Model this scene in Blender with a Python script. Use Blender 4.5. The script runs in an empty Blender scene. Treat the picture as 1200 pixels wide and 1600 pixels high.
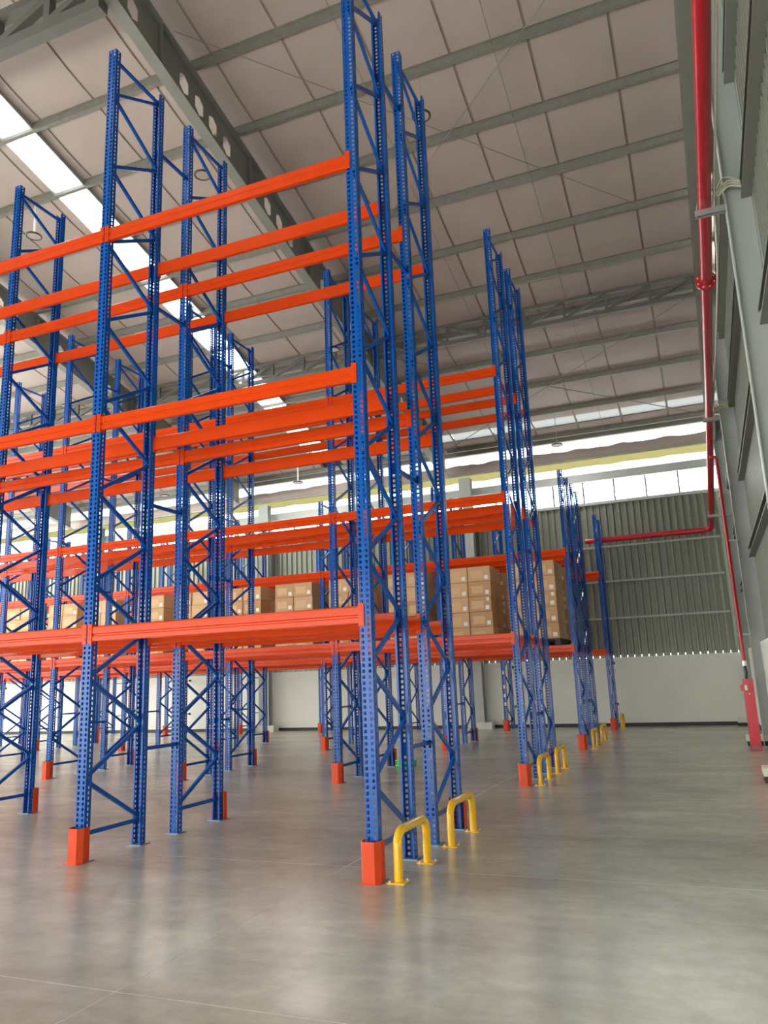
import bpy, bmesh, math, random
from mathutils import Vector, Matrix
random.seed(7)
S = bpy.context.scene
COL = S.collection

# ---------------------------------------------------------------- camera
CAM_H = 1.6
YAW, PITCH, ROLL, FPX = 0.3836, 0.2127, -0.0377, 1218.04
def cam_axes():
    cy, sy, cp, sp, cr, sr = math.cos(YAW), math.sin(YAW), math.cos(PITCH), math.sin(PITCH), math.cos(ROLL), math.sin(ROLL)
    F = Vector((-sy*cp, cy*cp, sp)); R = Vector((cy, sy, 0)); U = R.cross(F)
    return cr*R+sr*U, -sr*R+cr*U, F
R_, U_, F_ = cam_axes()
cam_d = bpy.data.cameras.new('camera'); cam = bpy.data.objects.new('camera', cam_d); COL.objects.link(cam)
cam_d.sensor_fit = 'VERTICAL'; cam_d.sensor_height = 24.0; cam_d.lens = 24.0*FPX/1600
cam_d.clip_start = 0.05; cam_d.clip_end = 300
m = Matrix((R_, U_, -F_)).transposed().to_4x4(); m.translation = Vector((0, 0, CAM_H)); cam.matrix_world = m
S.camera = cam
def in_view(pts, mg=15):                      # is any of these points inside the frame (used only to leave out what is never seen)
    for q in pts:
        d = Vector(q)-Vector((0, 0, CAM_H)); c = d.dot(F_)
        if c < 0.2: continue
        u = 600+FPX*d.dot(R_)/c; v = 800-FPX*d.dot(U_)/c
        if -mg < u < 1200+mg and -mg < v < 1600+mg: return True
    return False

# ---------------------------------------------------------------- light
W = bpy.data.worlds.new('sky'); S.world = W; W.use_nodes = True
nt = W.node_tree; nt.nodes.clear()
bg = nt.nodes.new('ShaderNodeBackground'); wo = nt.nodes.new('ShaderNodeOutputWorld')
bg.inputs['Color'].default_value = (1.0, 0.99, 0.94, 1); bg.inputs['Strength'].default_value = 8.2
nt.links.new(bg.outputs[0], wo.inputs[0])
S.view_settings.view_transform = 'Standard'; S.view_settings.look = 'None'
S.view_settings.gamma = 1; S.view_settings.use_curve_mapping = False
S.view_settings.exposure = 0.0

# ---------------------------------------------------------------- materials
def srgb(r, g, b):
    f = lambda c: (c/255/12.92) if c/255 <= .04045 else ((c/255+.055)/1.055)**2.4
    return (f(r), f(g), f(b), 1)
def mat(name, col, rough=.5, metal=0, noise=0, nscale=6, bump=0, bscale=40, coat=0, spec=None, stretch=None):
    m = bpy.data.materials.new(name); m.use_nodes = True; n = m.node_tree; b = n.nodes['Principled BSDF']
    b.inputs['Base Color'].default_value = col; b.inputs['Roughness'].default_value = rough; b.inputs['Metallic'].default_value = metal
    if coat: b.inputs['Coat Weight'].default_value = coat; b.inputs['Coat Roughness'].default_value = .12
    if spec is not None: b.inputs['Specular IOR Level'].default_value = spec
    if noise or bump:
        tc = n.nodes.new('ShaderNodeNewGeometry'); mp = n.nodes.new('ShaderNodeMapping'); n.links.new(tc.outputs['Position'], mp.inputs[0])
        if stretch: mp.inputs['Scale'].default_value = stretch
    if noise:
        nz = n.nodes.new('ShaderNodeTexNoise'); nz.inputs['Scale'].default_value = nscale; nz.inputs['Detail'].default_value = 5
        n.links.new(mp.outputs[0], nz.inputs['Vector'])
        cr = n.nodes.new('ShaderNodeValToRGB')
        cr.color_ramp.elements[0].position = .3; cr.color_ramp.elements[1].position = .7
        cr.color_ramp.elements[0].color = tuple(c*(1-noise) for c in col[:3])+(1,)
        cr.color_ramp.elements[1].color = tuple(min(1, c*(1+noise)) for c in col[:3])+(1,)
        n.links.new(nz.outputs['Fac'], cr.inputs[0]); n.links.new(cr.outputs[0], b.inputs['Base Color'])
    if bump:
        nb = n.nodes.new('ShaderNodeTexNoise'); nb.inputs['Scale'].default_value = bscale; nb.inputs['Detail'].default_value = 3
        n.links.new(mp.outputs[0], nb.inputs['Vector'])
        bp = n.nodes.new('ShaderNodeBump'); bp.inputs['Strength'].default_value = bump; bp.inputs['Distance'].default_value = .02
        n.links.new(nb.outputs['Fac'], bp.inputs['Height']); n.links.new(bp.outputs[0], b.inputs['Normal'])
    return m
M = {}
M['blue'] = mat('blue_powder_coat', srgb(10, 82, 166), .24, noise=.06, nscale=3, spec=.3)
M['orange'] = mat('orange_powder_coat', srgb(210, 66, 16), .17, noise=.05, nscale=4, spec=.2)
M['guard'] = mat('orange_guard_paint', srgb(214, 70, 26), .45, noise=.05, spec=.35)
M['yellow'] = mat('yellow_paint', srgb(246, 190, 18), .25, noise=.04, coat=.4)
M['plate'] = mat('base_plate_steel', srgb(120, 140, 165), .4, .4, noise=.1, nscale=20)
M['red'] = mat('red_pipe_paint', srgb(178, 22, 38), .28, noise=.05, nscale=4, coat=.3)
M['cabred'] = mat('red_cabinet_paint', srgb(206, 28, 50), .35, noise=.05, nscale=5, coat=.2)
M['purl'] = mat('purlin_steel', srgb(128, 127, 120), .5, .15, noise=.08, nscale=7)
M['tape'] = mat('seam_tape', srgb(140, 128, 118), .6)
M['truss'] = mat('dark_truss_steel', srgb(100, 100, 94), .55, noise=.06, nscale=2)
M['steel'] = mat('grey_primer_steel', srgb(128, 129, 122), .5, noise=.06, nscale=2)
M['colgrey'] = mat('grey_column_paint', srgb(178, 186, 182), .5, noise=.05, nscale=1.5)
M['galv'] = mat('galvanised_steel', srgb(166, 170, 164), .42, .35, noise=.12, nscale=9)
M['foil'] = mat('roof_insulation_foil', srgb(168, 155, 147), .5, noise=.05, nscale=1.2, bump=.25, bscale=3)
M['deck'] = mat('dark_roof_deck', srgb(70, 66, 62), .8)
M['clad'] = mat('corrugated_cladding', srgb(132, 136, 124), .42, .3, noise=.05, nscale=2, stretch=(1, 1, .3))
M['white'] = mat('white_precast_wall', srgb(226, 228, 218), .75, noise=.03, nscale=1.2, bump=.05, bscale=20)
M['black'] = mat('black_base', srgb(52, 54, 52), .6, noise=.15, nscale=8)
M['plastic'] = mat('black_plastic', srgb(34, 36, 38), .5, noise=.1)
M['darkring'] = mat('lamp_housing', srgb(52, 46, 46), .4)
M['lens'] = mat('lamp_lens', srgb(170, 156, 146), .4)
M['rodwhite'] = mat('white_rod', srgb(228, 230, 228), .4)
M['cable'] = mat('off_white_cable', srgb(206, 204, 188), .6, noise=.08, nscale=30)
M['paper'] = mat('white_label_paper', srgb(236, 236, 228), .6)
M['chrome'] = mat('bright_bolt', srgb(225, 225, 222), .3, .4)
M['green'] = mat('green_plastic_strap', srgb(38, 190, 92), .35, noise=.15, nscale=25)
M['concrete'] = mat('pale_concrete', srgb(214, 214, 202), .8, noise=.06, nscale=8)

M['joint'] = mat('floor_joint_filler', srgb(206, 201, 187), .5, noise=.15, nscale=14)

def floor_mat():
    m = bpy.data.materials.new('polished_concrete'); m.use_nodes = True; n = m.node_tree; b = n.nodes['Principled BSDF']; L = n.links
    g = n.nodes.new('ShaderNodeNewGeometry')
    def noise(sc, det, stretch=(1, 1, 1), rough=.5, dist=0):
        mp = n.nodes.new('ShaderNodeMapping'); mp.inputs['Scale'].default_value = stretch; L.new(g.outputs['Position'], mp.inputs[0])
        z = n.nodes.new('ShaderNodeTexNoise'); z.inputs['Scale'].default_value = sc; z.inputs['Detail'].default_value = det
        z.inputs['Roughness'].default_value = rough; z.inputs['Distortion'].default_value = dist
        L.new(mp.outputs[0], z.inputs['Vector']); return z.outputs['Fac']
    def ramp(src, p0, p1, c0, c1):
        r = n.nodes.new('ShaderNodeValToRGB'); r.color_ramp.elements[0].position = p0; r.color_ramp.elements[1].position = p1
        r.color_ramp.elements[0].color = c0; r.color_ramp.elements[1].color = c1; L.new(src, r.inputs[0]); return r.outputs[0]
    def mix(kind, fac, a, c):
        x = n.nodes.new('ShaderNodeMix'); x.data_type = 'RGBA'; x.blend_type = kind; x.inputs[0].default_value = fac
        L.new(a, x.inputs[6]); L.new(c, x.inputs[7]); return x.outputs[2]
    base = ramp(noise(.5, 6, (1, 1.4, 1), .6, .6), .3, .72, srgb(158, 156, 143), srgb(196, 194, 180))
    fine = ramp(noise(5, 10, (1, 1, 1), .75), .3, .7, (.84, .84, .84, 1), (1.1, 1.1, 1.1, 1))
    streak = ramp(noise(1.3, 8, (.4, 1.8, 1), .68, 1.0), .35, .75, (.87, .87, .86, 1), (1.08, 1.08, 1.07, 1))
    c = mix('MULTIPLY', 1, base, fine); c = mix('MULTIPLY', 1, c, streak)
    L.new(c, b.inputs['Base Color'])
    b.inputs['Roughness'].default_value = .24
    bp = n.nodes.new('ShaderNodeBump'); bp.inputs['Strength'].default_value = .06; bp.inputs['Distance'].default_value = .02
    L.new(noise(3, 4), bp.inputs['Height']); L.new(bp.outputs[0], b.inputs['Normal'])
    b.inputs['Specular IOR Level'].default_value = .55
    return m
M['floor'] = floor_mat()

def glazing(name, col, trans):
    m = bpy.data.materials.new(name); m.use_nodes = True; n = m.node_tree; n.nodes.clear()
    o = n.nodes.new('ShaderNodeOutputMaterial'); t = n.nodes.new('ShaderNodeBsdfTransparent'); t.inputs[0].default_value = col
    d = n.nodes.new('ShaderNodeBsdfTranslucent'); d.inputs[0].default_value = col
    x = n.nodes.new('ShaderNodeMixShader'); x.inputs[0].default_value = 1-trans
    n.links.new(t.outputs[0], x.inputs[1]); n.links.new(d.outputs[0], x.inputs[2]); n.links.new(x.outputs[0], o.inputs[0]); return m
M['sky_glaze'] = glazing('clear_polycarbonate', (.95, .97, 1, 1), .7)
M['band_glaze'] = glazing('milky_polycarbonate', (.6, .6, .57, 1), .45)
M['dim_glaze'] = glazing('bluish_fibreglass_sheet', (.3, .31, .31, 1), .02)
M['yellowins'] = glazing('yellow_insulation_blanket', (.25, .23, .11, 1), 0)

def carton_mat():
    m = bpy.data.materials.new('kraft_cardboard'); m.use_nodes = True; n = m.node_tree; b = n.nodes['Principled BSDF']; L = n.links
    tc = n.nodes.new('ShaderNodeTexCoord'); sx = n.nodes.new('ShaderNodeSeparateXYZ'); L.new(tc.outputs['Object'], sx.inputs[0])
    def rng(o, a, c):
        k = n.nodes.new('ShaderNodeMath'); k.operation = 'GREATER_THAN'; k.inputs[1].default_value = a; L.new(o, k.inputs[0])
        j = n.nodes.new('ShaderNodeMath'); j.operation = 'LESS_THAN'; j.inputs[1].default_value = c; L.new(o, j.inputs[0])
        q = n.nodes.new('ShaderNodeMath'); q.operation = 'MULTIPLY'; L.new(k.outputs[0], q.inputs[0]); L.new(j.outputs[0], q.inputs[1]); return q.outputs[0]
    def mul(a, c):
        q = n.nodes.new('ShaderNodeMath'); q.operation = 'MULTIPLY'; L.new(a, q.inputs[0]); L.new(c, q.inputs[1]); return q.outputs[0]
    panel = mul(mul(rng(sx.outputs['X'], -.2, .08), rng(sx.outputs['Z'], .07, .25)), rng(sx.outputs['Y'], -1, .01))
    oi = n.nodes.new('ShaderNodeObjectInfo'); cr = n.nodes.new('ShaderNodeValToRGB')
    cr.color_ramp.elements[0].color = srgb(192, 152, 112); cr.color_ramp.elements[1].color = srgb(214, 176, 134); L.new(oi.outputs['Random'], cr.inputs[0])
    x = n.nodes.new('ShaderNodeMix'); x.data_type = 'RGBA'; L.new(panel, x.inputs[0]); L.new(cr.outputs[0], x.inputs[6]); x.inputs[7].default_value = srgb(216, 182, 138)
    L.new(x.outputs[2], b.inputs['Base Color']); b.inputs['Roughness'].default_value = .8; return m
M['carton'] = carton_mat()

# ---------------------------------------------------------------- mesh helpers
class MB:
    def __init__(s): s.v = []; s.f = []; s.sm = []
    def add(s, vs, fs, smooth=False):
        o = len(s.v); s.v += [tuple(q) for q in vs]; s.f += [tuple(i+o for i in f) for f in fs]; s.sm += [smooth]*len(fs); return s
    def box(s, x0, x1, y0, y1, z0, z1):
        vs = [(x, y, z) for z in (z0, z1) for y in (y0, y1) for x in (x0, x1)]
        return s.add(vs, [(0, 2, 3, 1), (4, 5, 7, 6), (0, 1, 5, 4), (2, 6, 7, 3), (0, 4, 6, 2), (1, 3, 7, 5)])
    def bar(s, a, b, w, h, up=(0, 0, 1)):       # rectangular bar from a to b
        a = Vector(a); b = Vector(b); d = (b-a).normalized(); sd = d.cross(Vector(up))
        if sd.length < 1e-4: sd = d.cross(Vector((1, 0, 0)))
        sd.normalize(); u = sd.cross(d).normalized(); vs = []
        for p in (a, b):
            for i, j in ((-1, -1), (1, -1), (1, 1), (-1, 1)): vs.append(p+sd*i*w/2+u*j*h/2)
        return s.add(vs, [(0, 3, 2, 1), (4, 5, 6, 7), (0, 1, 5, 4), (1, 2, 6, 5), (2, 3, 7, 6), (3, 0, 4, 7)])
    def extrude(s, poly, a, b, ax):             # closed 2-D polygon swept along an axis; poly in the two other axes, in order
        n = len(poly); vs = []
        for t in (a, b):
            for p, q in poly: vs.append((t, p, q) if ax == 'x' else (p, t, q) if ax == 'y' else (p, q, t))
        fs = [tuple(range(n)), tuple(range(2*n-1, n-1, -1))]+[(i, (i+1) % n, n+(i+1) % n, n+i) for i in range(n)]
        return s.add(vs, fs)
    def tube(s, pts, r, n=12, cap=True, closed=False):
        pts = [Vector(p) for p in pts]; N = len(pts); vs = []; nrm = None
        for i, p in enumerate(pts):
            d = (pts[(i+1) % N]-pts[i-1]) if closed else (pts[min(i+1, N-1)]-pts[max(i-1, 0)])
            d.normalize()
            if nrm is None: nrm = d.orthogonal().normalized()
            nrm = (nrm-d*nrm.dot(d)).normalized(); bn = d.cross(nrm); rr = r[i] if isinstance(r, (list, tuple)) else r
            vs += [p+(nrm*math.cos(2*math.pi*k/n)+bn*math.sin(2*math.pi*k/n))*rr for k in range(n)]
        fs = []
        for i in range(N if closed else N-1):
            j = (i+1) % N
            fs += [(i*n+k, i*n+(k+1) % n, j*n+(k+1) % n, j*n+k) for k in range(n)]
        s.add(vs, fs, True)
        if cap and not closed:
            s.add(vs[:n], [tuple(range(n-1, -1, -1))]); s.add(vs[-n:], [tuple(range(n))])
        return s
    def mesh(s, name, mt):
        me = bpy.data.meshes.new(name); me.from_pydata(s.v, [], s.f)
        bm = bmesh.new(); bm.from_mesh(me); bmesh.ops.recalc_face_normals(bm, faces=bm.faces); bm.to_mesh(me); bm.free()
        me.polygons.foreach_set('use_smooth', s.sm if len(s.sm) == len(me.polygons) else [False]*len(me.polygons))
        me.materials.append(mt); me.update(); return me
def put(name, me, parent=None, loc=(0, 0, 0), rot=(0, 0, 0), scale=None):
    o = bpy.data.objects.new(name, me); COL.objects.link(o); o.location = loc; o.rotation_euler = rot
    if scale: o.scale = scale
    if parent: o.parent = parent
    return o
def tag(o, label, cat, group=None):
    o['label'] = label; o['category'] = cat
    if group: o['group'] = group
    return o
def struct(o): o['kind'] = 'structure'; return o
def empty(name, loc, rz=0):
    o = bpy.data.objects.new(name, None); COL.objects.link(o); o.location = loc; o.rotation_euler = (0, 0, rz); o.empty_display_size = .1; return o
ORD = ['first', 'second', 'third', 'fourth', 'fifth', 'sixth', 'seventh', 'eighth', 'ninth', 'tenth', 'eleventh', 'twelfth', 'thirteenth', 'fourteenth', 'fifteenth', 'sixteenth', 'seventeenth', 'eighteenth', 'nineteenth', 'twentieth']

# ---------------------------------------------------------------- shell: measures
XL, XR = -31.0, 1.17           # left end of what can be seen, inner face of the right cladding
Y0, YB = -5.0, 24.95           # unseen front end left open below for sky light, back wall
SL = .247
def zt(y): return 9.0+SL*(YB-y)             # underside of the purlins
def zs(y): return zt(y)+.15                   # insulation sheets
PURL = [10.12+1.447*n for n in range(-10, 11)]

# floor: slabs parted by saw-cut joints
fl = struct(put('floor', MB().box(XL, XR+.3, Y0, YB+.3, -.3, -.0004).mesh('floor_joints', M['joint'])))
xs = [XL, -27.2, -21.2, -15.2, -9.2, -3.2, XR+.3]; ys = [Y0, -.5, 3.76, 6.72, 11.0, 16.6, 21.5, YB+.3]
g = .0035
for i in range(len(xs)-1):
    for j in range(len(ys)-1):
        put('floor_slab', MB().box(xs[i]+g, xs[i+1]-g, ys[j]+g, ys[j+1]-g, -.2, 0).mesh('slab', M['floor']), fl)

# ceiling: deck, foil sheets in strips with sag between the purlins, skylight strip, purlins
SKY = (-12.2, -11.42)
def sheet_mesh(w, mt, off=0, sag=.035, thick=.012, y0=Y0, y1=YB, dz=0):
    mb = MB(); st = []; knots = [y0]+[p for p in PURL if y0 < p < y1]+[y1]
    for a, b in zip(knots, knots[1:]):
        for k in range(6):
            t = k/6; st.append((a+(b-a)*t, sag*math.sin(math.pi*t)))
    st.append((y1, 0)); vs = []
    for y, s in st:
        for x in (0, w):
            vs.append((x, y, zs(y)+off-s)); vs.append((x, y, zs(y)+off-s+thick))
    fs = []
    for i in range(len(st)-1):
        a = i*4; b = a+4
        fs += [(a, b, b+2, a+2), (a+1, a+3, b+3, b+1), (a, a+1, b+1, b), (a+2, b+2, b+3, a+3)]
    return mb.add(vs, fs).mesh('sheet', mt)
EAVE = 23.72; EAVE2 = 24.2                                 # last strip of roof before the back wall is fibreglass
def slab_roof(x0, x1, y0, y1, o0, o1, mt):
    vs = [(x, y, zs(y)+o) for o in (o0, o1) for y in (y0, y1) for x in (x0, x1)]
    return MB().add(vs, [(0, 2, 3, 1), (4, 5, 7, 6), (0, 1, 5, 4), (2, 6, 7, 3), (0, 4, 6, 2), (1, 3, 7, 5)]).mesh('roof', mt)
ce = struct(put('ceiling', slab_roof(XL, SKY[0], Y0, EAVE, .07, .12, M['deck'])))
put('roof_deck', slab_roof(SKY[1], XR+.3, Y0, EAVE, .07, .12, M['deck']), ce)
put('roof_deck', slab_roof(XL, XR+.3, EAVE2, YB+.3, .07, .12, M['deck']), ce)
edges = [XR+.3, -.36]; x = -.36
while x > SKY[1]+1.36: x -= 1.35; edges.append(x)
edges.append(SKY[1]); strips = list(zip(edges[1:], edges[:-1]))
edges = [SKY[0]]; x = -12.51
while x > XL: edges.append(x); x -= 1.35
strips += list(zip(edges[1:], edges[:-1])); cache = {}
for a, b in strips:
    w = round(b-a-.05, 3)
    if w < .1: continue
    for y0, y1 in ((Y0, EAVE), (EAVE2, YB)):
        if (w, y0) not in cache: cache[(w, y0)] = sheet_mesh(w, M['foil'], y0=y0, y1=y1)
        put('insulation_sheet', cache[(w, y0)], ce, (a+.025, 0, 0))
    k = (w, 'e')
    if k not in cache: cache[k] = slab_roof(0, w, EAVE+.01, EAVE2-.01, .02, .03, M['dim_glaze'])
    put('eave_skylight_sheet', cache[k], ce, (a+.025, 0, 0))
for a, b in strips:
    if b < XR:
        if 'tape' not in cache: cache['tape'] = sheet_mesh(.06, M['tape'], off=.012, sag=.03)
        put('seam_tape', cache['tape'], ce, (b-.03, 0, 0))
# skylight strip: one translucent pane per purlin bay
kn = [Y0]+PURL
for a, b in zip(kn, kn[1:]):
    if b < 24.5: put('skylight_pane', slab_roof(SKY[0]+.01, SKY[1]-.01, a+.01, b-.01, -.1, -.09, M['sky_glaze']), ce)
put('skylight_curb', slab_roof(SKY[0]-.03, SKY[0], Y0, EAVE, -.11, .12, M['galv']), ce)
put('skylight_curb', slab_roof(SKY[1], SKY[1]+.03, Y0, EAVE, -.11, .12, M['galv']), ce)
z_ = [(-.035, .15), (.005, .15), (.005, .005), (.075, .005), (.075, .022), (.08, .022), (.08, 0), (0, 0), (0, .145), (-.035, .145)]
pm = MB().extrude([(p, q) for p, q in z_], XL, XR, 'x').mesh('purlin', M['purl'])
for y in PURL: put('purlin', pm, ce, (0, y, zt(y)-.0))

# corrugated sheet mesh: ribs run in z. x from 0 to w, height h, depth d
def corr(w, h, mt, pitch=.205, d=.05, t=.006):
    mb = MB(); prof = []; n = int(round(w/pitch)); top, slope = .07, .03
    for i in range(n):
        o = i*pitch; prof += [(o, 0), (o+.11, 0), (o+.11+.018, -d), (o+pitch-.018, -d)]
    prof.append((n*pitch, 0)); vs = []
    for x, y in prof: vs += [(x, y, 0), (x, y, h), (x, y+t, 0), (x, y+t, h)]
    fs = []
    for i in range(len(prof)-1):
        a = i*4; b = a+4; fs += [(a, b, b+1, a+1), (a+2, a+3, b+3, b+2), (a, a+2, b+2, b), (a+1, b+1, b+3, a+3)]
    return mb.add(vs, fs).mesh('corrugated', mt)

# back wall
wb = struct(put('wall_back', MB().box(XL, XR+.3, YB, YB+.25, 0, 2.02).mesh('lower_wall', M['white'])))
struct(put('baseboard_back', MB().box(XL, XR-.2, YB-.02, YB-.001, 0, .1).mesh('base', M['black'])))
cm = corr(1.025, 4.76, M['clad']); x = XL
while x < XR:
    put('cladding_sheet', cm, wb, (x, YB+.03, 2.08)); x += 1.025
mb = MB(); x = XL
while x < XR-.2:
    mb.box(x, x+.187, YB, YB+.05, 2.02, 2.1); x += .205
o = put('rib_closure_strip', mb.mesh('closure', M['clad']), wb); o['kind'] = 'stuff'
for z in (3.2, 4.33, 5.42): put('girt', MB().extrude([(YB-.09, z-.03), (YB-.04, z-.03), (YB-.04, z+.03), (YB-.09, z+.03)], XL, XR-.5, 'x').mesh('girt', M['galv']), wb)
put('cladding_cap', MB().box(XL, XR, YB-.1, YB+.1, 6.78, 6.87).mesh('cap', M['colgrey']), wb)
# clerestory: framed panes
xw = [-.3-.955*k for k in range(-2, 34)]
xw = [q for q in xw if q < XR+.2]; xw = [XR+.2]+xw[0:] if xw[0] < XR else xw
for a, b in zip(xw[1:], xw[:-1]):
    if b-a > .1: put('clerestory_pane', MB().box(a+.012, b-.012, YB+.02, YB+.03, 6.88, 7.55).mesh('pane', M['sky_glaze']), wb)
    put('mullion', MB().box(a-.022, a+.022, YB-.02, YB+.06, 6.87, 7.56).mesh('mullion', M['truss']), wb)
put('eave_beam', MB().box(XL, XR, YB-.1, YB+.12, 7.56, 7.82).mesh('beam', M['colgrey']), wb)
put('eave_strut', MB().box(XL, XR, YB-.08, YB+.1, 9.0, 9.25).mesh('strut', M['steel']), wb)
put('upper_girt', MB().box(XL, XR, YB-.12, YB+.02, 8.3, 8.34).mesh('g', M['galv']), wb)
def wavy_roll(zb, ztp, mt, y, th, amp, seed, name):           # sagging insulation blanket, slumped edge
    rnd = random.Random(seed); N = 150; mb = MB(); vs = []
    for i in range(N+1):
        xx = XL+(XR-XL)*i/N; w = amp*(math.sin(xx*4.7+seed)+.6*math.sin(xx*9.1)+.5*rnd.uniform(-1, 1))
        for j in range(5):
            t = j/4; vs.append((xx, y-th*math.sin(math.pi*t), zb+(w if seed % 2 else 0)*(1-t)+(ztp-zb)*t+(w if not seed % 2 else 0)*t))
    fs = [(i*5+j, i*5+j+1, (i+1)*5+j+1, (i+1)*5+j) for i in range(N) for j in range(4)]
    o = put(name, mb.add(vs, fs, True).mesh(name, mt), wb); return o
put('lower_glazing', MB().box(XL, XR, YB+.02, YB+.03, 7.82, 8.3).mesh('lg', M['band_glaze']), wb)
put('upper_glazing', MB().box(XL, XR, YB+.02, YB+.03, 8.34, 9.2).mesh('ug', M['band_glaze']), wb)
wavy_roll(8.07, 8.31, M['yellowins'], YB-.02, .06, .012, 3, 'yellow_insulation_roll')
wavy_roll(8.34, 8.68, M['foil'], YB-.03, .05, .02, 4, 'foil_insulation_roll')

# right wall
wr = struct(put('wall_right', MB().box(1.0, 1.35, Y0, YB, 0, 2.1).mesh('lower', M['white'])))
struct(put('baseboard_right', MB().box(.98, 1.0, Y0, YB-.1, 0, .1).mesh('base', M['black'])))
cmr = corr(1.025, 11.4, M['clad']); y = Y0
while y < YB-.3:
    h = 1
    put('cladding_sheet', corr(1.025, zs(y+1.02)-2.12, M['clad']), wr, (1.17, y+1.025, 2.12), (0, 0, -math.pi/2)); y += 1.025
cols = [1.4, 9.8, 18.4, 24.6]
for i, z in enumerate([4.0, 5.7, 7.4, 9.05, 10.8]):
    for a, b in ((Y0, 1.4), (1.4, 9.8), (9.8, 18.4), (18.4, 24.6)):
        zz = z if a < 18 else {4.0: 3.8, 5.7: 5.3, 7.4: 6.84, 9.05: 8.48}.get(z)
        if zz is None or zt(b)-.1 < zz: continue
        c = [(1.02, zz-.08), (1.02, zz-.06), (1.16, zz-.06), (1.16, zz+.08), (1.02, zz+.08), (1.02, zz+.06), (1.015, zz+.06), (1.015, zz+.085), (1.165, zz+.085), (1.165, zz-.085), (1.02, zz-.085)]
        c = [(1.0, zz-.1), (1.13, zz-.1), (1.13, zz+.1), (1.0, zz+.1), (1.0, zz+.07), (1.005, zz+.07), (1.005, zz+.094), (1.124, zz+.094), (1.124, zz-.094), (1.005, zz-.094), (1.005, zz-.07), (1.0, zz-.07)]
        put('girt', MB().extrude(c, a+.01, b-.01, 'y').mesh('girt', M['steel']), wr)
struct(put('wall_front_light_block', MB().box(XL, XR+.3, Y0-.2, Y0, 3.4, 16.4).mesh('front', M['clad'])))   # behind the camera, unseen; added to block light above the opening left below it
# the left side, far beyond the frame, has no wall, so sky light comes in

# ---------------------------------------------------------------- steel columns, rafters, trusses
def i_column(x0, x1, y, z0, z1, w=.2, along='x'):
    mb = MB(); t = .014
    if along == 'x':
        return (MB().box(x0, x0+t, y-w/2, y+w/2, z0, z1), MB().box(x1-t, x1, y-w/2, y+w/2, z0, z1), MB().box(x0+t, x1-t, y-.005, y+.005, z0, z1))
colname = {9.8: 'grey steel wall column nearest the camera, red pipe bracketed to it', 18.4: 'grey steel wall column behind the red hose riser', 24.6: 'grey steel corner column where right and back walls meet', 1.4: 'grey steel wall column beside the camera'}
for y in cols:
    if y < 5: continue
    t = empty('steel_column', (.9, y, 0)); tag(t, colname[y], 'column', 'columns of the right wall')
    zt_ = zt(y)-.05; x0, x1, w = .81, 1.0, .2
    a, b_, c_ = i_column(x0-.9, 1.14-.9, 0, 0, zt_)
    put('inner_flange', a.mesh('flange', M['colgrey']), t); put('outer_flange', MB().box(.226, .24, -.1, .1, 2.1, zt_).mesh('flange', M['colgrey']), t)
    put('web', MB().box(-.076, .096, -.005, .005, 0, 2.1).box(-.076, .226, -.005, .005, 2.1, zt_).mesh('web', M['colgrey']), t)
for yc, lb in ((12.8, 'white concrete plinth block at the right edge, nearest the camera'), (18.6, 'concrete plinth block half hidden behind the red cabinet'), (24.72, 'white concrete plinth in the far corner under the column')):
    p = put('concrete_plinth', MB().box(.5, .98, yc-.22, yc+.22, .09, .2).mesh('plinth', M['concrete'])); tag(p, lb, 'plinth', 'concrete plinths along the right wall')
    put('black_foot', MB().box(.51, .98, yc-.21, yc+.2, 0, .09).mesh('foot', M['black']), p)
# back wall columns
for i, xc in enumerate((-6.98, -14.78, -22.6)):
    t = empty('steel_column', (xc, 24.7, 0)); tag(t, 'grey steel column on the back wall, %s from the right' % ORD[i], 'column', 'columns of the back wall')
    h = 8.15
    put('front_flange', MB().box(-.2, .2, -.12, -.1, .2, h).mesh('flange', M['colgrey']), t); put('rear_flange', MB().box(-.2, .2, .12, .135, .2, h).mesh('flange', M['colgrey']), t)
    put('web', MB().box(-.006, .006, -.1, .12, .2, h).mesh('web', M['colgrey']), t); put('plinth', MB().box(-.33, .45, -.22, .14, 0, .2).mesh('plinth', M['concrete']), t)

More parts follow.
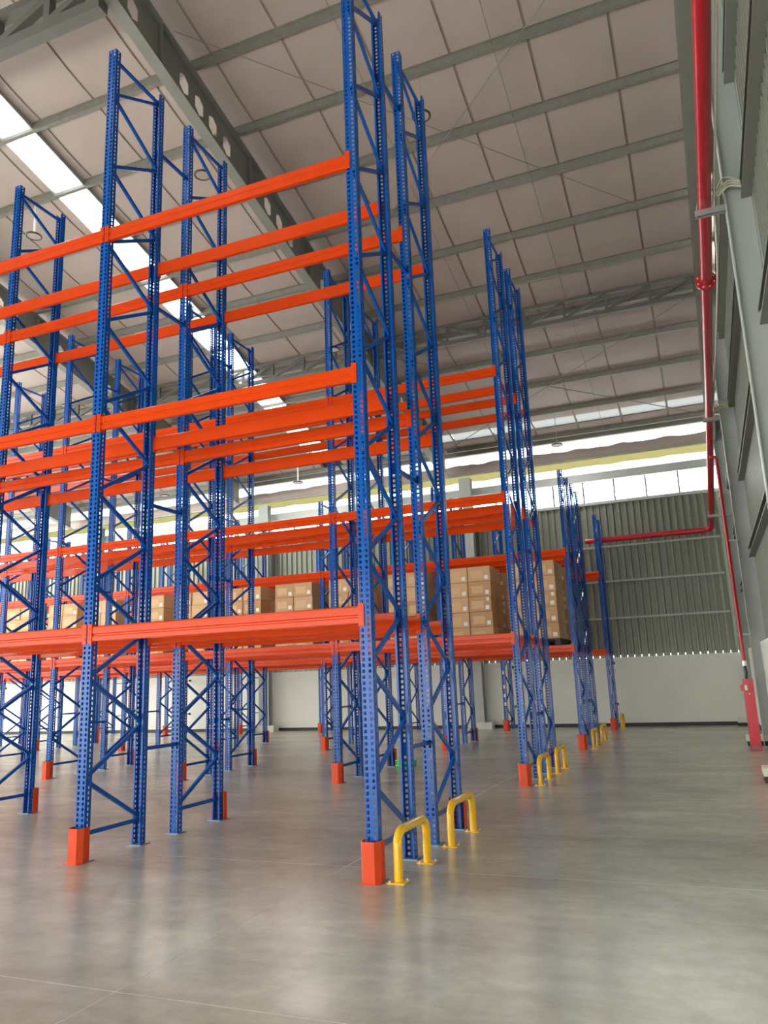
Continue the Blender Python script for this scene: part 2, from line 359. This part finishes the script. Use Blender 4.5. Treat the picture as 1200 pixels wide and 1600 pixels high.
HOLES = [5.8, 6.26, 6.71, 8.58, 9.97, 10.43, 10.87, 11.34, 12.88, 13.37, 13.83, 15.45, 16.95, 17.42, 17.88, 19.4, 20.6, 21.06, 21.5]
def zb_(y): return zt(y)-.87
def rafter(xc, label):
    t = empty('roof_rafter', (xc, 12, zb_(12))); tag(t, label, 'rafter', 'castellated rafters')
    def P(x, y, h): return (x, y-12, zb_(y)-zb_(12)+h)
    def sl(x0, x1, y0, y1, h0, h1):
        vs = [P(x, y, h) for h in (h0, h1) for y in (y0, y1) for x in (x0, x1)]
        return MB().add(vs, [(0, 2, 3, 1), (4, 5, 7, 6), (0, 1, 5, 4), (2, 6, 7, 3), (0, 4, 6, 2), (1, 3, 7, 5)])
    ya, yb = Y0+.5, 24.55; zz = .015
    put('bottom_flange', sl(-.11, .11, ya, yb, 0, .02).mesh('fl', M['steel']), t)
    put('top_flange', sl(-.11, .11, ya, yb, .845, .865).mesh('fl', M['steel']), t)
    mb = MB(); hw = .16; cell = .215; prev = ya
    for hc in HOLES:
        a, b = hc-cell, hc+cell
        for s in (-.006, .006):
            mb.add([P(s, prev, .02), P(s, a, .02), P(s, a, .845), P(s, prev, .845)], [(0, 1, 2, 3)])
            outer = [(a, .02), (hc, .02), (b, .02), (b, .43), (b, .845), (hc, .845), (a, .845), (a, .43)]
            inner = [(hc-.1, .33), (hc, .26), (hc+.1, .33), (hc+.1, .43), (hc+.1, .53), (hc, .6), (hc-.1, .53), (hc-.1, .43)]
            inner = [(hc+(q[0]-hc)*1.3, .41+(q[1]-.43)*1.12) for q in inner]
            mb.add([P(s, *q) for q in outer+inner], [(k, (k+1) % 8, 8+(k+1) % 8, 8+k) for k in range(8)])
        mb.add([P(s, *q) for s in (-.006, .006) for q in inner], [(k, (k+1) % 8, 8+(k+1) % 8, 8+k) for k in range(8)])
        prev = b
    for s in (-.006, .006): mb.add([P(s, prev, .02), P(s, yb, .02), P(s, yb, .845), P(s, prev, .845)], [(0, 1, 2, 3)])
    put('web', mb.mesh('web', M['steel']), t)
    for yy in (7.6, 9.25, 12.1, 14.6, 18.4, 22.4): put('stiffener', sl(-.1, .1, yy-.006, yy+.006, .02, .845).mesh('st', M['steel']), t)
    return t
rafter(-7.6, 'grey castellated rafter above the nearest rack bays, hexagonal holes in its web')
rafter(-15.8, 'grey rafter second from the right wall, behind the left racks')
rafter(-24.0, 'grey rafter third from the right wall, at far left')
# plain gable rafter along the right wall
t = empty('roof_rafter', (.78, 12, zb_(12))); tag(t, 'plain grey edge rafter along the top of the right wall', 'rafter')
def slx(x0, x1, h0, h1, y0=Y0+.5, y1=24.5):
    vs = [(x, y-12, zb_(y)-zb_(12)+h) for h in (h0, h1) for y in (y0, y1) for x in (x0, x1)]
    return MB().add(vs, [(0, 2, 3, 1), (4, 5, 7, 6), (0, 1, 5, 4), (2, 6, 7, 3), (0, 4, 6, 2), (1, 3, 7, 5)])
put('bottom_flange', slx(-.12, .1, .0, .02).mesh('f', M['steel']), t); put('top_flange', slx(-.12, .1, .84, .865).mesh('f', M['steel']), t); put('web', slx(-.02, .0, .02, .84).mesh('w', M['steel']), t)

def truss(x0, x1, y, z0, z1, label, n, mirror, ch=.1):
    t = empty('lattice_truss', (x0, y, z0)); tag(t, label, 'truss', 'lattice trusses under the roof'); L = x1-x0; H = z1-z0; c = ch; mw = .065 if ch < .15 else .13
    put('bottom_chord', MB().box(0, L, -c/2, c/2, 0, c).mesh('ch', M['truss']), t); put('top_chord', MB().box(0, L, -c/2, c/2, H-c*.7, H).mesh('ch', M['truss']), t)
    st = L/n; vm = MB().box(-mw/2, mw/2, -mw/2, mw/2, c, H-c*.7).mesh('vert', M['truss'])
    dm = MB().bar((0, 0, c), (st, 0, H-c*.7), mw, mw).mesh('diag', M['truss']); dm2 = MB().bar((0, 0, H-c*.7), (st, 0, c), mw, mw).mesh('diag', M['truss'])
    for i in range(n+1): put('vertical', vm, t, (min(max(i*st, .03), L-.03), 0, 0))
    for i in range(n): put('diagonal', dm2 if (mirror and i < n//2) else dm, t, (i*st, 0, 0))
truss(-7.48, .66, 18.4, 10.12, 10.7, 'lattice truss to the right of the main rafter, above the second rack row', 8, True)
truss(-15.7, -7.72, 18.4, 10.12, 10.7, 'lattice truss just left of the main rafter, above middle racks', 8, False)
truss(-23.9, -15.9, 18.4, 10.12, 10.7, 'lattice truss at far left behind the racks', 8, False)
truss(-15.7, -7.72, 8.05, 12.12, 12.95, 'heavy lattice truss in the top left corner of the picture', 7, False, .2)

# roof bracing rods
def rod(name, a, b, r, mt, label=None, cat=None, group=None):
    o = put(name, MB().tube([a, b], r, 6).mesh(name, mt))
    if label: tag(o, label, cat, group)
    return o
def rp(x, y, d=-.05): return (x, y, zt(y)+d)
rod('bracing_rod', rp(-7.4, 9.4), rp(-.2, 15.9), .009, M['steel'], 'thin roof bracing rod running from main rafter down to the right', 'bracing rod', 'roof bracing rods')
rod('bracing_rod', rp(-7.4, 16.0), rp(.5, 9.6), .009, M['steel'], 'thin roof bracing rod crossing the other one, up to the right', 'bracing rod', 'roof bracing rods')
rod('bracing_rod', rp(-7.4, 19), rp(.5, 24.3), .012, M['steel'], 'thin bracing rod above the far racks, ending near the back right corner', 'bracing rod', 'roof bracing rods')
rod('bracing_rod', rp(-7.4, 24.3), rp(.5, 19), .012, M['steel'], 'thin bracing rod above the far racks, rising from the back column', 'bracing rod', 'roof bracing rods')
for i, x in enumerate((-2.3, -4.7)):
    o = put('sag_rod', MB().tube([(x, Y0, zt(Y0)+.03), (x, YB-.3, zt(YB-.3)+.03)], .008, 6).mesh('sag', M['steel']), ce)

# ---------------------------------------------------------------- pallet racks
XE, BAY, D = -2.745, 3.087, .91
PW, PD = .11, .085
def post_mesh(h):
    bm = bmesh.new(); n = int(h/.05); vc = {}
    def v(x, y, z):
        k = (round(x, 4), round(y, 4), round(z, 4))
        if k not in vc: vc[k] = bm.verts.new((x, y, z))
        return vc[k]
    path = [(-.035, PD), (-PW/2, PD), (-PW/2, .052), (-PW/2, .037), (-PW/2, 0), (-.042, 0), (-.018, 0), (.018, 0), (.042, 0), (PW/2, 0), (PW/2, .037), (PW/2, .052), (PW/2, PD), (.035, PD)]
    holes = {2: (.015, .032), 5: (.012, .036), 7: (.012, .036), 10: (.015, .032)}
    holes = {2, 5, 7, 10}
    for i in range(n):
        z0 = i*.05; zz = [z0, z0+.011, z0+.039, z0+.05]
        for s in range(len(path)-1):
            a, b = path[s], path[s+1]
            for r in range(3):
                if r == 1 and s in holes: continue
                bm.faces.new((v(a[0], a[1], zz[r]), v(b[0], b[1], zz[r]), v(b[0], b[1], zz[r+1]), v(a[0], a[1], zz[r+1])))
    bmesh.ops.recalc_face_normals(bm, faces=bm.faces)
    bmesh.ops.solidify(bm, geom=bm.faces[:], thickness=.0028)
    me = bpy.data.meshes.new('post'); bm.to_mesh(me); bm.free(); me.materials.append(M['blue']); return me
HT, HS = 9.15, 6.2
POST = {HT: post_mesh(HT), HS: post_mesh(HS)}
PLATE = MB().box(-.09, .09, -.04, .12, 0, .008).mesh('base_plate', M['plate'])
def cchan(a, b):                                           # C-channel brace between two nodes, in the y-z plane
    mb = MB(); a = Vector(a); b = Vector(b); d = (b-a).normalized(); u = Vector((1, 0, 0)).cross(d)
    ln = (b-a).length; w = .04; t = .004; dep = .028
    prof = [(-dep/2, -w/2), (dep/2, -w/2), (dep/2, w/2), (-dep/2, w/2), (-dep/2, w/2-t), (dep/2-t, w/2-t), (dep/2-t, -w/2+t), (-dep/2, -w/2+t)]
    vs = [a+Vector((p, 0, 0))+u*q for p, q in prof]+[b+Vector((p, 0, 0))+u*q for p, q in prof]; n = 8
    mb.add(vs, [tuple(range(n)), tuple(range(2*n-1, n-1, -1))]+[(i, (i+1) % n, n+(i+1) % n, n+i) for i in range(n)])
    return mb.mesh('brace', M['blue'])
YA, YBk = .055, D-.055
HB = cchan((0, YA, 0), (0, YBk, 0)); DUP = cchan((0, YA, 0), (0, YBk, .455)); DDN = cchan((0, YA, .455), (0, YBk, 0))
STK = MB().box(-.02, .02, 0, .002, 0, .05).mesh('sticker', M['paper']); STR = MB().box(-.022, .022, 0, .002, 0, .04).mesh('sticker', M['red'])
ROWN = {1: 'nearest rack row', 2: 'second rack row', 3: 'third rack row', 4: 'rearmost rack row'}
ENDN = ['at the right end', 'second from the right end', 'third from the right end', 'fourth from the right end', 'fifth from the right end', 'sixth from the right end', 'seventh from the right end', 'eighth from the right end', 'ninth from the right end', 'tenth from the right end']
SIDE = {'A': 'front line', 'B': 'back line'}
def make_frame(h, flip, sticker=False):
    t = empty('upright_frame', (0, 0, 0))
    put('post', POST[h], t, (0, 0, .008)); put('post', POST[h], t, (0, D, .008), (0, 0, math.pi))
    put('base_plate', PLATE, t); put('base_plate', PLATE, t, (0, D, 0), (0, 0, math.pi))
    put('horizontal_brace', HB, t, (0, 0, .25)); n = int((h-.35)/.4875); z = .27
    for i in range(n):
        up = (i % 2 == 0) == flip        # flip: starts front-low to rear-high
        put('diagonal_brace', DUP if up else DDN, t, (0, 0, z+.016)); z += .4875
    put('horizontal_brace', HB, t, (0, 0, z+.01))
    return t
def copy_tree(o, parent=None):
    c = o.copy(); COL.objects.link(c)
    if parent: c.parent = parent
    for ch in [q for q in o.children]: copy_tree(ch, c)
    return c
protos = {}
units = {('A', 1): 6.27, ('B', 1): 7.73, ('A', 2): 12.0, ('B', 2): 13.47, ('A', 3): 17.68, ('B', 3): 19.17, ('A', 4): 23.53}
LV = {1: (2.17, 4.42, 6.68), 2: (2.17, 4.4, 6.55), 3: (2.15, 4.29), 4: (2.17, 4.42)}
LVN = ['lowest', 'middle', 'top']; LVN2 = ['lower', 'upper']
XK = lambda k: XE-k*BAY
G = .32
gp = [(-.088, .06), (-.088, -.02), (-.052, -.075), (.052, -.075), (.088, -.02), (.088, .06), (.082, .06), (.082, -.018), (.049, -.069), (-.049, -.069), (-.082, -.018), (-.082, .06)]
GUARD = MB().extrude(gp, .004, G, 'z').mesh('guard', M['guard'])
GFOOT = MB().box(-.09, .09, -.085, .05, 0, .004).mesh('foot', M['guard'])
for (u, r), y in units.items():
    h = HT if r < 3 else HS
    for k in range(10):
        x = XK(k)
        seen = in_view([(x, y+dy, z) for dy in (0, D) for z in [q*h/24 for q in range(25)]], 10)
        # a frame just outside the picture still stands where it carries a beam that reaches into it
        carries = any(in_view([(x+BAY*(q/10), y+dy, z) for q in range(-10 if k < 9 else 0, 11)], 8) for dy in (0, D) for z in LV[r])
        if not (seen or carries): continue
        key = (h, u)
        if key not in protos: o = protos[key] = make_frame(h, u == 'B')
        else: o = copy_tree(protos[key])
        o.location = (x, y, 0)
        tag(o, 'blue upright frame, %s, %s of the %s' % (ENDN[k], SIDE[u], ROWN[r]) if r < 4 else 'blue upright frame, %s of the %s by the wall' % (ENDN[k], ROWN[r]), 'rack frame', 'upright frames of the %s' % ROWN[r])
        if (u, r, k) in (('A', 2, 0), ('A', 4, 1), ('A', 4, 2)):       # paper tags stuck on the side of a post
            if r == 2: put('red_tag', MB().box(0, .002, -.02, .02, -.03, .03).mesh('tag', M['red']), o, (PW/2+.001, D-.05, 1.06)); put('paper_tag', MB().box(0, .002, -.018, .018, -.03, .03).mesh('tag', M['paper']), o, (PW/2+.001, D-.05, 1.17))
            else:
                for zz in (.78, 1.02, 1.28, 1.7): put('paper_tag', MB().box(-.03, .03, -.002, 0, -.05, .05).mesh('tag', M['paper']), o, (.01, -.001, zz))
        # orange guard on the aisle-side post
        gy, ry = (y, 0) if u == 'A' else (y+D, math.pi)
        if in_view([(x, gy, .1)], 20):
            gd = put('post_guard', GUARD, None, (x, gy-(.012 if u == 'A' else -.012), 0), (0, 0, ry)); put('foot', GFOOT, gd)
            tag(gd, 'orange post guard, %s side, %s frame from the right, %s' % ('front' if u == 'A' else 'back', ORD[k], ROWN[r]), 'post guard', 'orange post guards')
        # spacers to the back-line frame
        if u == 'A' and r < 4:
            yb = units[('B', r)]
            for z, zn in ((.97, 'lowest'), (3.7, 'second'), (6.2, 'third'), (8.35, 'top')):
                if z < h and in_view([(x, y+D, z)], 5):
                    s = put('row_spacer', MB().bar((0, 0, 0), (0, yb-y-D, 0), .03, .04).box(-.05, .05, -.004, 0, -.05, .05).box(-.05, .05, yb-y-D, yb-y-D+.0, -.05, .05).mesh('spacer', M['blue']), None, (x, y+D+.002, z))
                    tag(s, 'blue row spacer, %s of its frame pair, %s pair from right, %s' % (zn, ORD[k], ROWN[r]), 'row spacer', 'row spacers')
        if r == 4:
            for z, zn in ((1.86, 'upper'), (.65, 'lower')):
                s = put('wall_tie', MB().bar((0, 0, 0), (0, YB-y-D, 0), .025, .025).box(-.04, .04, YB-y-D-.025, YB-y-D, -.04, .04).mesh('tie', M['plastic']), None, (x, y+D, z))
                tag(s, '%s dark wall tie, frame %s of the rearmost row' % (zn, ENDN[k]), 'wall tie', 'wall ties')
# beams
BL = BAY-PW-.004
prof = [(.004, 0), (-.004, .008), (-.004, .05), (.007, .058), (.007, .072), (-.004, .08), (-.004, .142), (.004, .153), (.012, .156), (.042, .156), (.048, .15), (.048, .006), (.042, 0)]
BEAM = MB().extrude([(p, q-.078) for p, q in prof], -BL/2+.004, BL/2-.004, 'x').mesh('beam', M['orange'])
def conn(sx):
    e = sx*BL/2; mb = MB(); a, b = sorted((e, e-sx*.004)); mb.box(a, b, -.008, .055, -.1, .1)
    a, b = sorted((e-sx*.004, e+sx*.05)); mb.box(a, b, -.012, -.006, -.1, .1)
    for q in range(3):
        zz = -.065+q*.05; a, b = sorted((e+sx*.022, e+sx*.036)); mb.box(a, b, -.016, -.012, zz, zz+.025)
    return mb.mesh('connector', M['orange'])
CR, CL = conn(1), conn(-1)
for (u, r), y in units.items():
    for li, z in enumerate(LV[r]):
        for face in (0, 1):
            yy = y if face == 0 else y+D
            for k in range(9):
                xm = (XK(k)+XK(k+1))/2
                if not in_view([(xm+BAY*(q/10-.5), yy, z) for q in range(11)], 8): continue
                o = put('rack_beam', BEAM, None, (xm, yy, z), (0, 0, math.pi*face))
                put('end_connector', CR, o); put('end_connector', CL, o)
                ln = LVN[li] if r < 3 else LVN2[li]
                un = {'A': 'front line', 'B': 'back line'}[u]
                tag(o, ('orange beam, %s level, %s bay from right, %s face of %s, %s' % (ln, ORD[k], ['front', 'rear'][face], un, ROWN[r])), 'rack beam', 'orange beams of the %s' % ROWN[r])

# yellow end-of-row rails
def rail(ya, yb, label):
    t = empty('end_rail', (-2.54, ya, 0)); L = yb-ya; h = .385; R = .12; pts = [(0, 0, .008), (0, 0, h-R)]
    for i in range(1, 7): a = math.pi/2*i/6; pts.append((0, R-R*math.cos(a), h-R+R*math.sin(a)))
    for i in range(0, 7): a = math.pi/2*i/6; pts.append((0, L-R+R*math.sin(a), h-R+R*math.cos(a)))
    pts += [(0, L, .008)]
    put('tube', MB().tube(pts, .037, 16).mesh('rail', M['yellow']), t)
    for yy in (0, L):
        p = put('foot_plate', MB().box(-.075, .075, -.075, .075, 0, .008).mesh('plate', M['yellow']), t, (0, yy, 0))
        for q in (-.055, .055): put('bolt', MB().tube([(0, 0, 0), (0, 0, .012)], .009, 6).mesh('bolt', M['chrome']), p, (q, q, .008))
    tag(t, label, 'guard rail', 'yellow tube rails at the rack ends')
rail(6.31, 7.02, 'yellow tube rail standing nearest the camera, beside the first post')
rail(7.73, 8.50, 'second yellow tube rail, at the back line of the nearest row')
rail(12.08, 12.8, 'third yellow tube rail, front one at the second rack row')
rail(13.5, 14.25, 'fourth yellow tube rail, back one at the second rack row')
rail(17.8, 18.5, 'fifth yellow tube rail, front one at the third rack row')
rail(19.25, 20.0, 'sixth yellow tube rail, back one at the third rack row')
rail(23.65, EAVE2, 'farthest yellow tube rail, by the back wall')

# ---------------------------------------------------------------- pallets and cartons
CW, CD, CH = .545, .5, .352
def carton_mesh():
    bm = bmesh.new(); w, d, h = CW/2-.004, CD/2-.004, CH-.004
    vs = [bm.verts.new((x, y, z)) for z in (0, h) for y in (-d, d) for x in (-w, w)]
    for f in [(0, 2, 3, 1), (4, 5, 7, 6), (0, 1, 5, 4), (2, 6, 7, 3), (0, 4, 6, 2), (1, 3, 7, 5)]: bm.faces.new([vs[i] for i in f])
    bmesh.ops.recalc_face_normals(bm, faces=bm.faces); bmesh.ops.bevel(bm, geom=bm.edges[:], offset=.008, segments=1, affect='EDGES')
    me = bpy.data.meshes.new('carton'); bm.to_mesh(me); bm.free(); me.materials.append(M['carton']); return me
CM = carton_mesh(); LM = MB().box(-.045, .045, -.002, 0, -.045, .045).mesh('label', M['paper']); LM2 = MB().box(-.03, .03, -.002, 0, -.04, .04).mesh('label', M['paper'])
TM = MB().box(-.03, .03, 0, CD-.02, 0, .002).mesh('tape', M['cable'])
pallet_n = 0
def pallet_parts(z):
    t = empty('pallet', (0, 0, 0))
    put('deck', MB().box(-.55, .55, 0, 1.02, .12, .145).mesh('deck', M['plastic']), t)
    bmh = MB().box(-.06, .06, -.06, .06, .02, .12).mesh('block', M['plastic'])
    for bx in (-.49, 0, .49):
        for by in (.07, .51, .95): put('block', bmh, t, (bx, by, 0))
        put('runner', MB().box(bx-.06, bx+.06, 0, 1.02, 0, .02).mesh('runner', M['plastic']), t)
    return t
pp = None
LAY = ['bottom', 'second', 'middle', 'fourth', 'top']
xs_p = []
for k in range(6):
    for j, f in enumerate((.265, .745)): xs_p.append((k, j, XK(k)-BAY*f+random.uniform(-.05, .05)))
count = 0
for u in ('A', 'B'):
    yu = units[(u, 3)]-.03
    for i, (k, j, xc) in enumerate(xs_p):
        if u == 'B' and k > 3: continue
        if not in_view([(xc+.5, yu, 3), (xc-.5, yu, 3)], 30): continue
        y = yu+random.uniform(-.03, .03); z = LV[3][0]+.08
        if pp is None: p = pp = pallet_parts(0)
        else: p = copy_tree(pp)
        p.location = (xc, y, z)
        rk = 'nearer' if u == 'A' else 'farther'
        tag(p, 'black plastic pallet under cartons, %s from the right, %s line of third row' % (ORD[i], 'front' if u == 'A' else 'back'), 'pallet', 'black pallets on the third row')
        nl = 5
        for lay in range(nl):
            for cx in (0, 1):
                for cy in (0, 1):
                    if cy == 1 and (cx == 0 or u == 'B' or k > 3): continue
                    if count >= 300: continue
                    count += 1
                    c = put('cardboard_carton', CM, None, (xc-CW/2-.003+cx*(CW+.006)+random.uniform(-.006, .006), y+CD/2+.01+cy*(CD+.006)+random.uniform(-.012, .008), z+.147+lay*CH), (0, 0, random.uniform(-.012, .012)))
                    put('label', LM, c, (.17, -CD/2+.004, .09))
                    if lay == 2 and cx == 1: put('label', LM2, c, (.19, -CD/2+.004, .28))
                    tag(c, 'brown carton, %s layer, %s, %s pallet from right, %s line of third row' % (LAY[lay], ['left column', 'right column'][cx] if cy == 0 else 'rear right column', ORD[i], 'front' if u == 'A' else 'back'), 'carton', 'cartons on the third rack row')

# ---------------------------------------------------------------- red pipe, riser, cabinet
PX, PZ = .58, 7.33
def bend(a, c, b, r, n=6):            # points of a rounded corner at c
    a, c, b = Vector(a), Vector(c), Vector(b); p = c+(a-c).normalized()*r; q = c+(b-c).normalized()*r
    return [p*(1-t)**2+c*2*t*(1-t)+q*t*t for t in [i/n for i in range(n+1)]]
P0, P1, P2, P3 = (PX, 2.0, PZ), (.6, 18.4, 7.25), (.46, 24.62, 5.6), (-3.2, 24.62, 5.6)
t = empty('fire_main_pipe', (.58, 10, 7.33)); off = Vector((.58, 10, 7.33))
tag(t, 'thick red fire main pipe running along the top of the right wall', 'pipe')
def rel(ps, o): return [Vector(q)-o for q in ps]
put('pipe_run', MB().tube(rel([P0, (PX, 9.8, PZ)]+bend((PX, 9.8, PZ), P1, P2, 1.0)+bend(P1, P2, P3, .25)+[P3], off), .083, 20).mesh('pipe', M['red']), t)
fo = put('pipe_flange', MB().tube([(0, -.025, 0), (0, .025, 0)], .15, 24).mesh('flange', M['red']), t, Vector((PX, 11.9, PZ-.01))-off)
bm_ = MB().tube([(0, -.045, 0), (0, .045, 0)], .013, 6).mesh('bolt', M['chrome'])
for i in range(8): put('bolt', bm_, fo, (.12*math.cos(i*math.pi/4+.39), 0, .12*math.sin(i*math.pi/4+.39)))
for yy in (6.6, 9.35): put('weld_ring', MB().tube([(0, -.004, 0), (0, .004, 0)], .0855, 20).mesh('ring', M['red']), t, Vector((PX, yy, PZ))-off)
for yy, zz, xx, lb in ((9.75, 7.24, .58, 'grey pipe bracket on the nearest wall column'), (18.35, 7.12, .58, 'grey pipe bracket on the column behind the hose riser'), (23.3, 5.8, .5, 'grey pipe bracket near the back corner')):
    o = put('pipe_bracket', MB().box(-.13, .82-xx if yy < 20 else .5, -.03, .03, -.09, -.084).box(-.13, .82-xx if yy < 20 else .5, -.03, -.026, -.09, -.0).mesh('bracket', M['galv']), None, (xx, yy, zz+.0)); tag(o, lb, 'bracket', 'pipe brackets')
    put('u_bolt', MB().tube([(-.1, 0, -.09), (-.1, 0, .05), (-.07, 0, .11+.03), (0, 0, .16+.03), (.07, 0, .14), (.1, 0, .05), (.1, 0, -.09)], .006, 6).mesh('ubolt', M['chrome']), o)
# riser
RX, RY = .615, 17.75
t = put('hose_riser', MB().tube([(.47, 17.75, 6.06)]+bend((.47, RY, 6.06), (.6, RY, 6.06), (RX, RY, 1.6), .1)+[(RX, RY-.1, 1.62)], .036, 14).mesh('riser', M['red']))
tag(t, 'thin red riser pipe coming down the right wall into the cabinet', 'pipe')
for z in (2.25, 4.2): put('pipe_clip', MB().box(-.06, .22, -.02, .02, -.015, .015).mesh('clip', M['galv']), t, (RX, RY-.05, z))
put('coupling', MB().tube([(RX, RY-.1, 1.62), (RX, RY-.1, 1.72)], .045, 12).mesh('coup', M['chrome']), t)
put('hose_loop', MB().tube([(RX, RY-.1, 1.62), (RX+.02, RY-.15, 1.5), (RX, RY-.25, 1.36), (RX, RY-.3, 1.3)], .022, 8).mesh('loop', M['darkring']), t)
c = empty('hose_cabinet', (.625, 17.3, 0)); tag(c, 'tall narrow red metal cabinet against the right wall under the riser', 'cabinet')
put('front_panel', MB().box(-.095, .095, -.006, 0, .1, 1.36).mesh('front', M['cabred']), c)
put('side_panel', MB().box(-.095, -.089, 0, .3, .04, 1.36).mesh('side', M['cabred']), c); put('side_panel', MB().box(.089, .095, 0, .3, .04, 1.36).mesh('side', M['cabred']), c)
put('top_panel', MB().box(-.095, .095, 0, .3, 1.354, 1.36).mesh('top', M['cabred']), c)
put('base_frame', MB().box(-.11, .11, -.03, .3, 0, .02).box(-.095, -.08, -.02, 0, .02, .1).box(.08, .095, -.02, 0, .02, .1).box(-.095, .095, -.02, 0, .085, .1).mesh('base', M['cabred']), c)
put('round_boss', MB().tube([(0.01, -.03, .92), (0.01, 0, .92)], .055, 20).mesh('boss', M['cabred']), c)
sw = put('alarm_box', MB().box(-.15, -.02, -.07, -.006, 1.14, 1.26).mesh('alarm', M['cabred']), c); put('label', MB().box(-.075, -.025, -.074, -.07, 1.15, 1.25).mesh('label', M['paper']), sw)
put('screw', MB().tube([(0, -.01, 1.08), (0, -.006, 1.08)], .012, 8).mesh('screw', M['chrome']), c)
# conduit + cables along the pipe
def cab(pts, r, label, name='cable'):
    o = put(name, MB().tube(pts, r, 8).mesh(name, M['cable'])); tag(o, label, 'cable'); return o
def smooth(pts, n=8):
    pts = [Vector(p) for p in pts]; out = []
    for i in range(len(pts)-1):
        p0, p1, p2, p3 = pts[max(i-1, 0)], pts[i], pts[i+1], pts[min(i+2, len(pts)-1)]
        for k in range(n):
            t = k/n; out.append(.5*((2*p1)+(-p0+p2)*t+(2*p0-5*p1+4*p2-p3)*t*t+(-p0+3*p1-3*p2+p3)*t**3))
    return out+[pts[-1]]
cab(smooth([(.7, 5.0, 7.34), (.7, 7.5, 7.3), (.69, 9.6, 7.3), (.71, 10.8, 7.1), (.73, 12.4, 7.2), (.71, 15, 7.2), (.7, 17, 7.3), (.68, 17.9, 7.15), (.72, 18.3, 7.3)]), .016, 'beige cable sagging along the thick red pipe')
for (yy, zz, lb) in ((9.62, 7.42, 'nearest bracket'), (18.2, 7.3, 'second bracket'), (22.9, 6.3, 'far corner bracket')):
    t = put('cable_bundle', MB().tube(smooth([(.72, yy, zz-.05), (.8, yy, zz+.1), (.9, yy, zz+.1), (1.0, yy, zz+.02)]), .014, 8).mesh('b', M['cable'])); tag(t, 'off-white cable bundle looped to the wall at the %s' % lb, 'cable bundle', 'cable bundles')
    for q in range(3): put('strand', MB().tube(smooth([(.7+q*.02, yy-.03, zz-.12+.0*q), (.76+.02*q, yy-.03, zz-.03-.02*q), (.88, yy-.03, zz+.04-.035*q), (1.0, yy-.03, zz-.01-.03*q)]), .014, 8).mesh('s', M['cable']), t)

# ---------------------------------------------------------------- hanging lamps
lamps = [(-8.35, PURL[11]+.04, 11.68, 'dark ring-shaped lamp over the second frame, near the main rafter'), (-12.81, PURL[11]+.04, 11.52, 'ring-shaped lamp on a thick white rod at upper left, over left racks'), (-3.68, PURL[11]+.04, 11.44, 'ring-shaped lamp behind the tall frame at the top centre'),
         (-8.3, PURL[15]+.04, 10.2, 'ring-shaped lamp in front of the middle lattice truss'), (-3.59, PURL[19]+.04, 8.42, 'disc lamp hanging right of the second row, near back windows'), (-12.53, PURL[19]+.04, 8.42, 'disc lamp left of the centre posts, before the back windows'),
         (-24.1, PURL[19]+.04, 8.6, 'disc lamp at far left before the back windows'), (-18.19, PURL[19]+.04, 8.66, 'disc lamp fourth from right before the back windows'), (-17.4, PURL[15]+.04, 10.2, 'ring-shaped lamp at the left end of the lattice truss')]
ring = MB().tube([(.155*math.cos(a), .155*math.sin(a), 0) for a in [i*2*math.pi/28 for i in range(28)]], .02, 8, closed=True).mesh('ring', M['darkring'])
lens = MB().tube([(0, 0, -.008), (0, 0, .01)], .15, 28).mesh('lens', M['lens'])
for i, (x, y, z, lb) in enumerate(lamps):
    t = empty('high_bay_lamp', (x, y, z)); tag(t, lb, 'lamp', 'hanging high bay lamps')
    h = zt(y)-z
    if y > 20:                                   # the lamps by the back windows are lit
        ld = bpy.data.lights.new('lamp_light', 'AREA'); ld.shape = 'DISK'; ld.size = .28; ld.energy = 45; ld.color = (1, .96, .9); put('lamp_light', ld, t, (0, 0, -.02))
    put('housing_ring', ring, t); put('lens', lens, t, (0, 0, .0)); put('driver_box', MB().tube([(0, 0, .01), (0, 0, .05)], [.12, .07], 20).mesh('driver', M['rodwhite']), t)
    thick = .024 if i in (1, 5) else .008
    put('rod', MB().tube([(0, 0, .05), (0, 0, h)], thick, 8).mesh('rod', M['rodwhite'] if i in (1, 5) else M['galv']), t)

# ---------------------------------------------------------------- green coil on the floor
t = empty('strap_coil', (-5.52, 14.3, 0)); tag(t, 'bright green plastic strap coil lying on the floor between the rack rows', 'coil')
rnd = random.Random(3)
for q in range(5):
    pts = []; a0 = rnd.uniform(0, 6); ox, oy = rnd.uniform(-.02, .02), rnd.uniform(-.02, .02)
    for i in range(28):
        a = i*2*math.pi/28; pts.append((ox+(.19-.012*(q % 2))*math.cos(a), oy+.12*math.sin(a), .022+.024*q+.008*math.sin(2*a+a0)))
    put('strap_loop', MB().tube(pts, .018, 6, closed=True).mesh('loop', M['green']), t)
